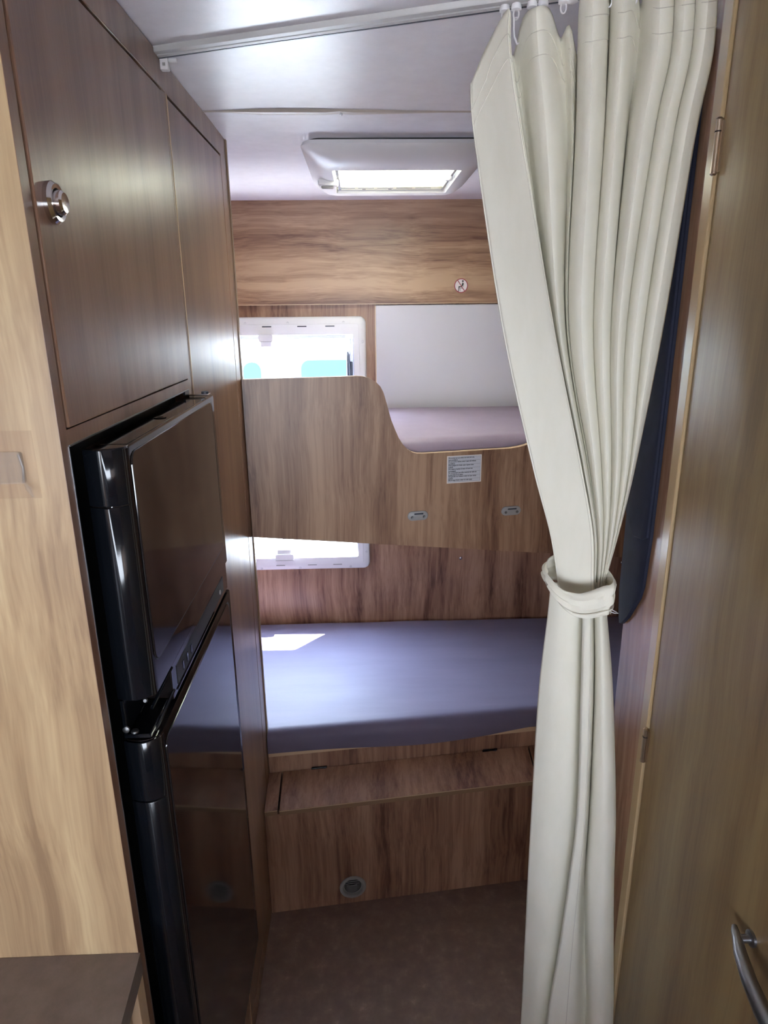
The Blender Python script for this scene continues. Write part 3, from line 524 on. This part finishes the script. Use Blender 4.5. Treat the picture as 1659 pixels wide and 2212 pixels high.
for ux, uz in ((.140, 1.107), (.396, 1.102)):
    b = MB()
    oval = rrect(ux - .027, ux + .027, uz - .0125, uz + .0125, .0122, 8); ov2 = rrect(ux - .025, ux + .025, uz - .0105, uz + .0105, .0103, 8)
    b.loft([[FB(a, q, 0) for a, q in oval], [FB(a, q, .003) for a, q in oval], [FB(a, q, .0045) for a, q in ov2]], GREYP, cap1=True)
    b.prism([(ux - .010, uz + .004), (ux + .014, uz + .004), (ux + .014, uz + .0075), (ux - .010, uz + .0075)], FB, .0044, .0050, DARKP)
    lt = finish(b, 'ladder_socket', c)
    for s in (-.0155, .0165):
        b = MB(); b.disc_stack(FB(ux + s, uz - .003, .0044), NB, [(0, .0036), (.0010, .0036), (.0006, .002)], SCREW, 14); finish(b, 'screw', lt)
# upper mattress
def mattress(name, frontf, x0, x1, y1, ztf, zbf, m, loc, label, rad=.03, wr=.0, nseg=70, step=None, zback=None):
    xs = [x0 + (x1 - x0) * k / nseg for k in range(nseg + 1)]
    if step: xs = sorted(set(xs + [step - .004, step + .004]))
    loops = []
    for x in xs:
        yf = frontf(x); zb = zbf(x); lp = []
        zt0 = ztf(x, yf)
        zb0 = zback if zback else zb
        lp.append((x, yf + .0065, zb0)); lp.append((x, yf + .0062, zb)); lp.append((x, yf + .001, zb))
        lp.append((x, yf - .001 - wr * .4 * math.sin(x * 31), (zb + zt0 - rad) / 2))
        for k in range(7):
            t = k / 6 * PI / 2
            lp.append((x, yf + rad * (1 - math.cos(t)), zt0 - rad * (1 - math.sin(t))))
        for k in range(1, 25):
            y = yf + rad + (y1 - yf - rad) * k / 24
            z = ztf(x, y) + wr * (math.sin(x * 17 + y * 6) * math.sin(y * 23 + x * 3) * .5 + math.sin(x * 5 + y * 43) * .22 * (1 if y > 2.15 else .3))
            lp.append((x, y, z))
        lp.append((x, y1, zb0))
        loops.append(lp)
    b = MB(); b.loft(loops, m, closed=True, cap0=True, cap1=True)
    return obj1(name, b, loc, label, 'mattress')
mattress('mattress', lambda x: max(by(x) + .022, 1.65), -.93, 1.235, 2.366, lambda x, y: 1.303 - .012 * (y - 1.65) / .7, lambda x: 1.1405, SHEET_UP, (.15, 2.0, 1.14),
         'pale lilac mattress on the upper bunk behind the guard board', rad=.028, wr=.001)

# lower bed base and storage bench in front of it
SBB = .11
yb0 = lambda x: 1.602 + SBB * (x - XL)
c = thing('lower_bed_base', (.2, 1.95, 0), 'wooden bed base under the lower mattress, behind the storage bench', 'bed')
b = MB()
pl = [(-.281, yb0(-.281)), (XOR - .002, yb0(XOR)), (XOR - .002, 2.388), (XOL + .002, 2.388), (XOL + .002, 1.6255), (-.281, 1.6255)]
b.prism([(x, y + .001) if y < 2 else (x, y) for x, y in pl], FZ, 0, .430, WOOD_BENCH); finish(b, 'base_box', c)
b = MB(); b.prism(pl, FZ, .4305, .4455, WOOD_LID, EDGE); finish(b, 'base_top', c)
def low_front(x): return yb0(x) - .007 if x > XL else 1.632
def low_top(x, y):
    t = (y - 1.60) / .77
    return .509 - .048 * max(0, min(1, t)) ** .8
def low_bot(x):
    t = (x - .2) / .25
    d = -.019 * math.exp(-((x - .17) / .22) ** 2)
    return .446 + d + .006 * max(0, x - .35) * 10 * (1 if x < .6 else .25 / max(.25, x - .35)) if x > XL else .446
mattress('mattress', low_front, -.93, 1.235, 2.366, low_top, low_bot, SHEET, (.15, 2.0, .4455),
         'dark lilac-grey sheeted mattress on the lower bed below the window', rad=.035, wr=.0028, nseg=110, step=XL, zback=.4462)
ybn = lambda x: 1.488 + .11 * (x + .285)
lean = lambda x, z: ybn(x)
FBN = lambda a, q, d: (a + .109 * d, ybn(a) - .994 * d, q)
c = thing('storage_bench', (.2, 1.56, 0), 'low wooden storage step with hinged lid in front of the lower bed', 'bench')
b = MB(); hx_, hz_, hs_ = -.053, .057, .05      # square patch with the round vent hole
for q in ([(-.282, 0), (hx_ - hs_, 0), (hx_ - hs_, .3365), (-.282, .331)], [(hx_ + hs_, 0), (1.24, 0), (1.24, .345), (hx_ + hs_, .3382)],
          [(hx_ - hs_, hz_ + hs_), (hx_ + hs_, hz_ + hs_), (hx_ + hs_, .3382), (hx_ - hs_, .3365)], [(hx_ - hs_, 0), (hx_ + hs_, 0), (hx_ + hs_, .007), (hx_ - hs_, .007)]):
    b.prism(q, FBN, -.016, 0, WOOD_BENCH)
circ, sq = [], []
for k in range(48):
    t = 2 * PI * k / 48; ct, st = math.cos(t), math.sin(t); mm = max(abs(ct), abs(st))
    circ.append((hx_ + .030 * ct, hz_ + .030 * st)); sq.append((hx_ + hs_ * ct / mm, hz_ + hs_ * st / mm))
b.loft([[FBN(*q, 0) for q in sq], [FBN(*q, 0) for q in circ], [FBN(*q, -.016) for q in circ]], WOOD_BENCH, smooth=False)
b.bm.verts.ensure_lookup_table(); finish(b, 'bench_front', c)
def lidpiece(x0, x1, m, name, over):
    b = MB()
    zf = lambda x: .347 + .012 * (x + .28); zk = lambda x: .379 + .004 * (x + .28)
    def P(x, k, dz): return (x, ybn(x) - over, zf(x) + dz) if k == 0 else (x, yb0(x) - .0012, zk(x) + dz)
    vs = [P(x0, 0, 0), P(x1, 0, 0), P(x1, 1, 0), P(x0, 1, 0), P(x0, 0, -.015), P(x1, 0, -.015), P(x1, 1, -.015), P(x0, 1, -.015)]
    b.faces(vs, [(0, 1, 2, 3)], m); b.faces(vs, [(4, 5, 6, 7), (2, 3, 7, 6), (1, 2, 6, 5), (3, 0, 4, 7)], GAP)
    b.faces([vs[0], vs[1], vs[5], vs[4]], [(0, 1, 2, 3)], EDGE_D)
    e = Vector((0, -.0006, 0)); b.faces([Vector(vs[0]) + e, Vector(vs[1]) + e, (vs[1][0], vs[1][1] - .0006, vs[1][2] - .0025), (vs[0][0], vs[0][1] - .0006, vs[0][2] - .0025)], [(0, 1, 2, 3)], EDGE)
    return finish(b, name, c)
lidpiece(-.282, -.2475, WOOD_LID, 'bench_end', .002)
lidpiece(.474, 1.24, WOOD_LID, 'bench_end', .002)
lid = lidpiece(-.2420, .470, WOOD_LID, 'bench_lid', .006)
for hx in (-.142, .355):
    b = MB(); y = yb0(hx)
    b.tube([(hx - .022, yb0(hx - .022) - .004, .3815), (hx + .022, yb0(hx + .022) - .004, .3835)], .0028, BLACK_C, 10)
    b.box(hx - .020, hx + .020, y - .005, y - .0005, .380, .384, DARKP)
    finish(b, 'lid_hinge', lid)
vc = Vector(FBN(-.053, .057, 0)); nb = Vector((.109, -.994, 0))
b = MB()
GV = mat('vent_grey', (.26, .25, .24), .45)
b.disc_stack(vc, nb, [(-.030, .0255), (-.004, .0275), (.003, .0285), (.005, .030), (.005, .0355), (.003, .0375), (.0001, .0375)], GV, 40, cap0=False, cap1=False)
b.disc_stack(vc, nb, [(-.0305, .001), (-.0305, .027)], BLACK_M, 40, cap0=True, cap1=False)
b.disc_stack(vc, nb, [(-.004, .0275), (-.002, .026), (-.002, .0245), (-.004, .0245)], GV, 40, cap0=False, cap1=False)
vent = finish(b, 'air_vent', c)
b = MB()
for k in range(-3, 4):
    w = math.sqrt(max(0, .025 ** 2 - (k * .0068) ** 2)) ; o = vc - nb * .024 + Vector((0, 0, k * .0068))
    t = Vector((.994, .109, 0)); b.tube([o - t * w, o + t * w], .0011, GV, 6)
finish(b, 'grille', vent)
# small wall hooks left over below the upper bunk
for x, z in ((.365, .711), (.992, .678)):
    b = MB(); b.disc_stack((x, 2.390, z), (0, -1, 0), [(0, .007), (.004, .006), (.006, .003)], CHROME, 12)
    b.tube([(x, 2.384, z), (x + .002, 2.374, z + .003), (x + .001, 2.372, z + .012)], .002, CHROME, 8)
    obj1('wall_hook', b, (x, 2.388, z), 'tiny shiny hook screwed into the rear wall, ' + ('left of the curtain under the bunk' if x < .5 else 'between the curtain and the navy cloth'), 'hook')
b = MB(); b.disc_stack((-.102, 2.389, .437 + .012), (0, -1, 0), [(0, .004), (.003, .004), (.004, .002)], BRASS, 10); b.disc_stack((-.102, 2.389, .463), (0, -1, 0), [(0, .003), (.003, .002)], BRASS, 10)
obj1('brass_stud', b, (-.102, 2.388, .45), 'tiny brass stud on the rear wall just above the lower mattress', 'stud')

# ---- stickers
MBK = Matrix.Translation(Vector(FB(.2630, 1.2250, .0004))) @ Matrix.Rotation(math.atan(SB), 4, 'Z')
s = thing('warning_label', FB(.263, 1.188, .0), 'rectangular paper label with seven ruled lines of small print on the guard board', 'label')
hw, hh = .0470, .0365
b = MB(); b.box(-hw, hw, -.0003, .0002, -hh, hh, PAPER_E, 0, MBK); b.box(-hw + .0022, hw - .0022, -.0005, 0, -hh + .0022, hh - .0022, PAPER, 0, MBK); finish(b, 'label_paper', s)
b = MB()
iw, ih = hw - .0032, hh - .0032
def ln(x0, x1, z0, z1): b.box(x0, x1, -.0007, -.0005, z0, z1, INK, 0, MBK)
ln(-iw, iw, ih - .0003, ih); ln(-iw, iw, -ih, -ih + .0003); ln(-iw, -iw + .0003, -ih, ih); ln(iw - .0003, iw, -ih, ih)
rowsz = [ih - (2 * ih) * k / 6.75 for k in range(1, 7)]
for z in rowsz: ln(-iw, iw, z - .00015, z + .00015)
finish(b, 'label_rules', s)
LINES = [("Ne convient pas aux enfants de moins de 6 ans,", "sans surveillance"), ("Do not use for children under 6 years old without", "surveillance"),
         ("Nicht geeignet für Kinder unter 6 Jahren ohne", "Aufsicht"), ("Non adatto ai bambini di meno di 6 anni non", "accompagnati"),
         ("No recomendado para niños menores de 6 años sin", "la supervisión de un adulto"), ("Niet geschikt voor kinderen onder de 6 jaar zonder", "toezicht"),
         ("Ikke til sengs til børn under 6 år uden opsyn", "")]
def text_mesh(body, size, M, m, name, parent, extr=.00015):
    cu = bpy.data.curves.new('t', 'FONT'); cu.body = body; cu.size = size; cu.extrude = extr; cu.offset = size * .018
    to = bpy.data.objects.new('t', cu); COL.objects.link(to)
    dg = bpy.context.evaluated_depsgraph_get(); me = bpy.data.meshes.new_from_object(to.evaluated_get(dg))
    bpy.data.objects.remove(to); me.transform(Matrix.Translation(-rootloc(parent)) @ M); me.materials.clear(); me.materials.append(m); me.name = name
    o = bpy.data.objects.new(name, me); COL.objects.link(o); o.parent = parent; return o
body = ''
pitch = 2 * ih / 6.75
body = "\n".join(a + "\n" + c2 for a, c2 in LINES)
cu_size = .0042
MT = MBK @ Matrix.Translation((-iw + .0012, -.0007, ih - .0040)) @ Matrix.Rotation(PI / 2, 4, 'X') @ Matrix.Diagonal((.86, pitch / 2 / cu_size, 1, 1))
text_mesh(body, cu_size, MT, INK, 'label_text', s)

s = thing('no_sitting_sign', (.341, 2.3685, 1.68), 'round red and white no-sitting pictogram sticker on the overhead panel', 'sign')
sc = Vector((.341, 2.3694, 1.698)); R_ = .0232
b = MB(); b.disc_stack(sc, (0, -1, 0), [(0, R_), (.0006, R_)], SIGNW, 48, cap0=True); finish(b, 'sign_disc', s)
b = MB()
b.disc_stack(sc, (0, -1, 0), [(.0006, R_ - .0028), (.0010, R_ - .0028), (.0010, R_), (.0004, R_)], RED, 48, cap0=False, cap1=False)
MS = Matrix.Translation(sc + Vector((0, -.0011, 0))) @ Matrix.Rotation(math.radians(55), 4, 'Y')
b.box(-R_ + .001, R_ - .001, -.0001, .0003, -.0013, .0013, RED, 0, MS); finish(b, 'prohibition_ring', s)
b = MB(); u = R_ / 16.0
def poly(pts, m=INK): b.prism([(sc.x + x * u, sc.z + z * u) for x, z in pts], FX, sc.y - .0008, sc.y - .0006, m)
b.disc_stack(sc + Vector((3.9 * u, -.0006, 10 * u)), (0, -1, 0), [(0, 2.0 * u), (.0002, 2.0 * u)], INK, 16)
poly([(3.0, 8.6), (4.6, 8.8), (4.4, 7.0), (3.2, 7.0)])
poly([(1.2, 2.5), (3.2, 6.6), (4.8, 6.2), (5.2, 3), (3.6, -1.6), (1.2, -1.6)])
poly([(2.5, -1.6), (-5.5, -1.0), (-5.9, -2.6), (-3, -3.6), (3.4, -3.8)])
poly([(-5.9, -1.4), (-3.2, -2.2), (-4.4, -8), (-5.2, -11.2), (-6.4, -11.2), (-5.9, -6)])
poly([(-5.2, -10.8), (-7.9, -11.8), (-7.9, -12.6), (-4.6, -12.4)])
poly([(5.4, 6), (6.2, 6), (5.6, -3), (4.8, -3)]); poly([(-2.4, -5.2), (4.2, -5.2), (4.2, -6), (-2.4, -6)]); poly([(-2.4, -5.2), (-1.6, -5.2), (-2.2, -12), (-3.0, -12)])
finish(b, 'seated_figure', s)

# ================================================================== CURTAIN RAIL AND CURTAIN
rl = lambda x: 1.111 - .358 * (x + .275)           # far lower edge of the rail
c = thing('curtain_rail', (0, .97, ZC - .008), 'white plastic curtain rail running diagonally across the ceiling', 'curtain rail')
b = MB(); cr = 1 / math.sqrt(1 + .358 ** 2); tdir = Vector((cr, -.358 * cr, 0)); ndir = Vector((-.358 * cr, -cr, 0))
A = Vector((-.2815, rl(-.2815), 0)); B_ = Vector((XR - .002, rl(XR - .002), 0))
secs = [(.0005, ZC - .0005), (.000, ZC - .0065), (.001, ZC - .0075), (.009, ZC - .0075), (.0095, ZC - .0035), (.0125, ZC - .0035), (.013, ZC - .0075), (.0225, ZC - .0073), (.0235, ZC - .0060), (.024, ZC - .0005)]
b.loft([[P_ + ndir * d + Vector((0, 0, z)) for d, z in secs] for P_ in (A, B_)], WHITE_RAIL, smooth=False, cap0=True, cap1=True); finish(b, 'rail_profile', c)
b = MB(); b.loft([[P_ + ndir * d + Vector((0, 0, z)) for d, z in ((.0003, ZC - .0080), (-.0022, ZC - .0080), (-.0022, ZC - .0065), (.0003, ZC - .0065))] for P_ in (A, B_)], DARKP, smooth=False, cap0=True, cap1=True); finish(b, 'shadow_lip', c)
b = MB(); q = Vector((-.271, 1.114, ZC - .0155)); b.box(q.x - .009, q.x + .003, q.y, q.y + .010, q.z - .006, q.z + .010, WHITE, .001); b.box(q.x - .005, q.x - .001, q.y - .0006, q.y, q.z - .001, q.z + .003, GREYP)
b.box(q.x + .003, q.x + .016, q.y, q.y + .005, q.z + .004, q.z + .009, WHITE, .001); finish(b, 'end_stop', c)
GX = [.1797, .1928, .2101, .2222, .2443, .2537]
def gl(x): return Vector((x, rl(x) - .012, ZC - .0095))
for i, x in enumerate(GX + [.292, .318, .345, .372, .398]):
    b = MB(); g = gl(x); b.disc_stack(g, (0, 0, -1), [(-.002, .0052), (.001, .0062), (.004, .0062), (.005, .0040)], WHITE, 16)
    lp = [g + Vector((.0033 * math.cos(t), 0, -.0085 - .0058 * math.sin(t))) for t in [2 * PI * k / 14 for k in range(15)]]
    if i not in (2, 3, 5): b.tube(lp, .0010, WHITE, 6)
    finish(b, 'glider', c)

def catmull(P, n):
    out = []; P = [Vector(p) for p in P]; m = len(P)
    for i in range(m - 1):
        p0, p1, p2, p3 = P[max(i - 1, 0)], P[i], P[i + 1], P[min(i + 2, m - 1)]
        for k in range(n):
            t = k / n
            out.append(.5 * ((2 * p1) + (p2 - p0) * t + (2 * p0 - 5 * p1 + 4 * p2 - p3) * t * t + (3 * p1 - p0 - 3 * p2 + p3) * t ** 3))
    out.append(P[-1]); return out
def resample(path, n):
    """same number of rows in every column, spaced by arc length"""
    d = [0]
    for i in range(1, len(path)): d.append(d[-1] + (path[i] - path[i - 1]).length)
    out = []; j = 0
    for k in range(n):
        s_ = d[-1] * k / (n - 1)
        while j < len(d) - 2 and d[j + 1] < s_: j += 1
        t = (s_ - d[j]) / max(1e-9, d[j + 1] - d[j]); out.append(path[j].lerp(path[j + 1], t))
    return out
def cloth_sheet(b, cols, nrow, ncol, m, thick=.0011):
    C_ = [resample(catmull(cc, 8), nrow) for cc in cols]
    rows = [catmull([C_[j][i] for j in range(len(C_))], ncol) for i in range(nrow)]
    nc = len(rows[0]); fr = []; bk = []
    for i in range(nrow):
        r = rows[i]
        fr.append([b.bm.verts.new(p) for p in r])
    mi = b.mi(m)
    for i in range(nrow - 1):
        for j in range(nc - 1):
            f = b.bm.faces.new((fr[i][j], fr[i][j + 1], fr[i + 1][j + 1], fr[i + 1][j])); f.material_index = mi; f.smooth = True
    return rows
cu = thing('curtain', (.30, .86, .03), 'long cream pleated curtain tied in at waist height, hanging from the ceiling rail', 'curtain')
b = MB(); UP = cloth_sheet(b, CURTAIN_UP, 120, 4, CLOTH); LOW = cloth_sheet(b, CURTAIN_LOW, 110, 5, CLOTH)
dp = finish(b, 'curtain_cloth', cu)
md = dp.modifiers.new('thickness', 'SOLIDIFY'); md.thickness = .0012; md.offset = 0
def stitch(rows, fi, c0, c1, name, col, r=.0005, off=.0013):
    b = MB(); pts = [rows[fi(j)][j] + Vector((0, -off, 0)) for j in range(c0, c1)]
    b.tube(pts, r, col, 5); return finish(b, name, dp)
STITCH = mat('stitching', (.66, .62, .52), .8)
nr = len(UP); nc = len(UP[0])
def row_at_drop(j, drop):
    z0 = UP[0][j].z
    for i in range(nr):
        if z0 - UP[i][j].z >= drop: return i
    return nr - 1
# header tape seams follow the top edge; the hem seam runs down the free edge
for drop in (.024, .046): 
    b = MB()
    pts = [UP[row_at_drop(j, drop)][j].lerp(UP[row_at_drop(j, drop)][j], 0) + Vector((0, -.0013, 0)) for j in range(0, nc)]
    b.tube(pts, .00045, STITCH, 5); finish(b, 'seam', dp)
b = MB(); b.tube([UP[i][10] + Vector((0, -.0012, 0)) for i in range(0, nr)], .00045, STITCH, 5); finish(b, 'hem_seam', dp)
b = MB(); b.tube([UP[i][0] for i in range(0, nr)], .0012, CLOTH, 6); finish(b, 'hem_edge', dp)
b = MB(); b.tube([UP[i][12] for i in range(2, nr)], .0011, CLOTH, 6); finish(b, 'hem_edge', dp)
lr = len(LOW)
b = MB(); b.tube([LOW[i][35] for i in range(lr)], .0013, CLOTH, 6); finish(b, 'hem_edge', dp)
b = MB(); b.tube([LOW[i][45] + Vector((0, -.0012, 0)) for i in range(lr)], .00045, STITCH, 5); finish(b, 'hem_seam', dp)
# tieback band: a loop of the same cloth
b = MB()
TT = [(.2455, .840, 1.2885), (.2500, .815, 1.2800), (.2590, .806, 1.2725), (.2700, .801, 1.2698), (.2820, .797, 1.2700), (.2960, .795, 1.2745), (.3100, .795, 1.2800), (.3200, .792, 1.2845), (.3262, .808, 1.2885),
      (.3215, .835, 1.2935), (.3080, .858, 1.2975), (.2900, .872, 1.2985), (.2700, .872, 1.2975), (.2530, .860, 1.2950)]
TB = [(.2452, .841, 1.2730), (.2510, .815, 1.2590), (.2600, .804, 1.2480), (.2700, .799, 1.2400), (.2820, .795, 1.2365), (.2960, .793, 1.2370), (.3080, .793, 1.2400), (.3160, .791, 1.2430), (.3215, .808, 1.2455),
      (.3180, .835, 1.2500), (.3060, .858, 1.2540), (.2900, .872, 1.2560), (.2700, .872, 1.2580), (.2530, .860, 1.2650)]
kk = 1.0439; TT, TB = [[(x * kk, y * kk, 1.63 + (z - 1.63) * kk) for x, y, z in L0] for L0 in (TT, TB)]
def closed_cat(P, n): 
    o = []; m = len(P)
    for i in range(m):
        p0, p1, p2, p3 = (Vector(P[(i + k) % m]) for k in (-1, 0, 1, 2))
        for k in range(n):
            t = k / n; o.append(.5 * ((2 * p1) + (p2 - p0) * t + (2 * p0 - 5 * p1 + 4 * p2 - p3) * t * t + (3 * p1 - p0 - 3 * p2 + p3) * t ** 3))
    return o
T_, B2 = closed_cat(TT, 5), closed_cat(TB, 5); loops = []
ctr = Vector((.2975, .8665, 0))
for k in range(9):
    t = k / 8; lp = []
    for p, q in zip(T_, B2):
        v = p.lerp(q, t); out = Vector((v.x - ctr.x, v.y - ctr.y, 0)).normalized()
        ang = math.atan2(out.y, out.x)
        v = v + out * (.004 * math.sin(PI * t) + .0018 * math.sin(5 * PI * t + ang * 1.5))
        lp.append(v)
    loops.append(lp)
b.loft(loops, CLOTH, closed=True)
tb = finish(b, 'tieback', cu)
mdt = tb.modifiers.new('thickness', 'SOLIDIFY'); mdt.thickness = .0014; mdt.offset = 0
b = MB(); seam = [ (p.lerp(q, .80) + Vector((p.x - ctr.x, p.y - ctr.y, 0)).normalized() * .0055) for p, q in zip(T_[16:41], B2[16:41])]
b.tube(seam, .0007, STITCH, 5)
sv = [ (T_[36].lerp(B2[36], k / 8) + Vector((.002, -.0045, 0))) for k in range(9)]; b.tube(sv, .0004, STITCH, 5)
finish(b, 'seam', tb)
b = MB(); b.tube([(0.3346, 0.8351, 1.2291), (0.3398, 0.8383, 1.2265), (0.3476, 0.8414, 1.2213), (0.3523, 0.8424, 1.2182), (0.3455, 0.8414, 1.2192), (0.3398, 0.8393, 1.2224), (0.3351, 0.8362, 1.2271)], .0006, WHITE, 6); finish(b, 'tie_loop', tb)
# curtain hooks
for x, dx, dz in ((.1797, -.0035, -.034), (.1928, .0015, -.028)):
    b = MB(); g = gl(x)
    b.tube([g + Vector((.002, 0, -.012)), g + Vector((-.003, -.002, -.013)), g + Vector((dx - .004, -.002, dz * .6 - .008)), g + Vector((dx - .003, -.002, dz - .004)), g + Vector((dx + .001, -.001, dz - .012)), g + Vector((dx + .003, 0, dz - .010))], .0011, WHITE, 8)
    finish(b, 'curtain_hook', cu)

# folded navy cloth hanging against the partition behind the curtain
def FN(a, q, d): return (XR - .001 - d, a, q)
c = thing('navy_curtain', (XR - .006, .95, 1.13), 'folded navy blue blackout cloth with a pointed end hanging behind the cream curtain', 'curtain')
b = MB()
pn = [(.905, 1.94), (.905, 1.60), (.906, 1.40), (.907, 1.307), (.914, 1.225), (.922, 1.203), (.955, 1.155), (.975, 1.135), (.985, 1.131), (.992, 1.150), (.998, 1.18), (.999, 1.30), (.994, 1.60), (.975, 1.94)]
loops = []
for d, s in ((0, 1), (.004, 1), (.006, .93)):
    loops.append([FN(.95 + (a - .95) * s, q + (0 if s == 1 else .002), d) for a, q in pn])
b.loft(loops, NAVY, cap0=True, cap1=True); finish(b, 'cloth', c)
b = MB()
pn2 = [(.904, 1.94), (.904, 1.60), (.906, 1.38), (.909, 1.305), (.925, 1.297), (.950, 1.293), (.968, 1.305), (.980, 1.310), (.993, 1.325), (.990, 1.60), (.972, 1.94)]
b.loft([[FN(a, q, .006) for a, q in pn2], [FN(a, q, .009) for a, q in pn2], [FN(.95 + (a - .95) * .93, q + .002, .011) for a, q in pn2]], NAVY, cap0=True, cap1=True); finish(b, 'folded_flap', c)
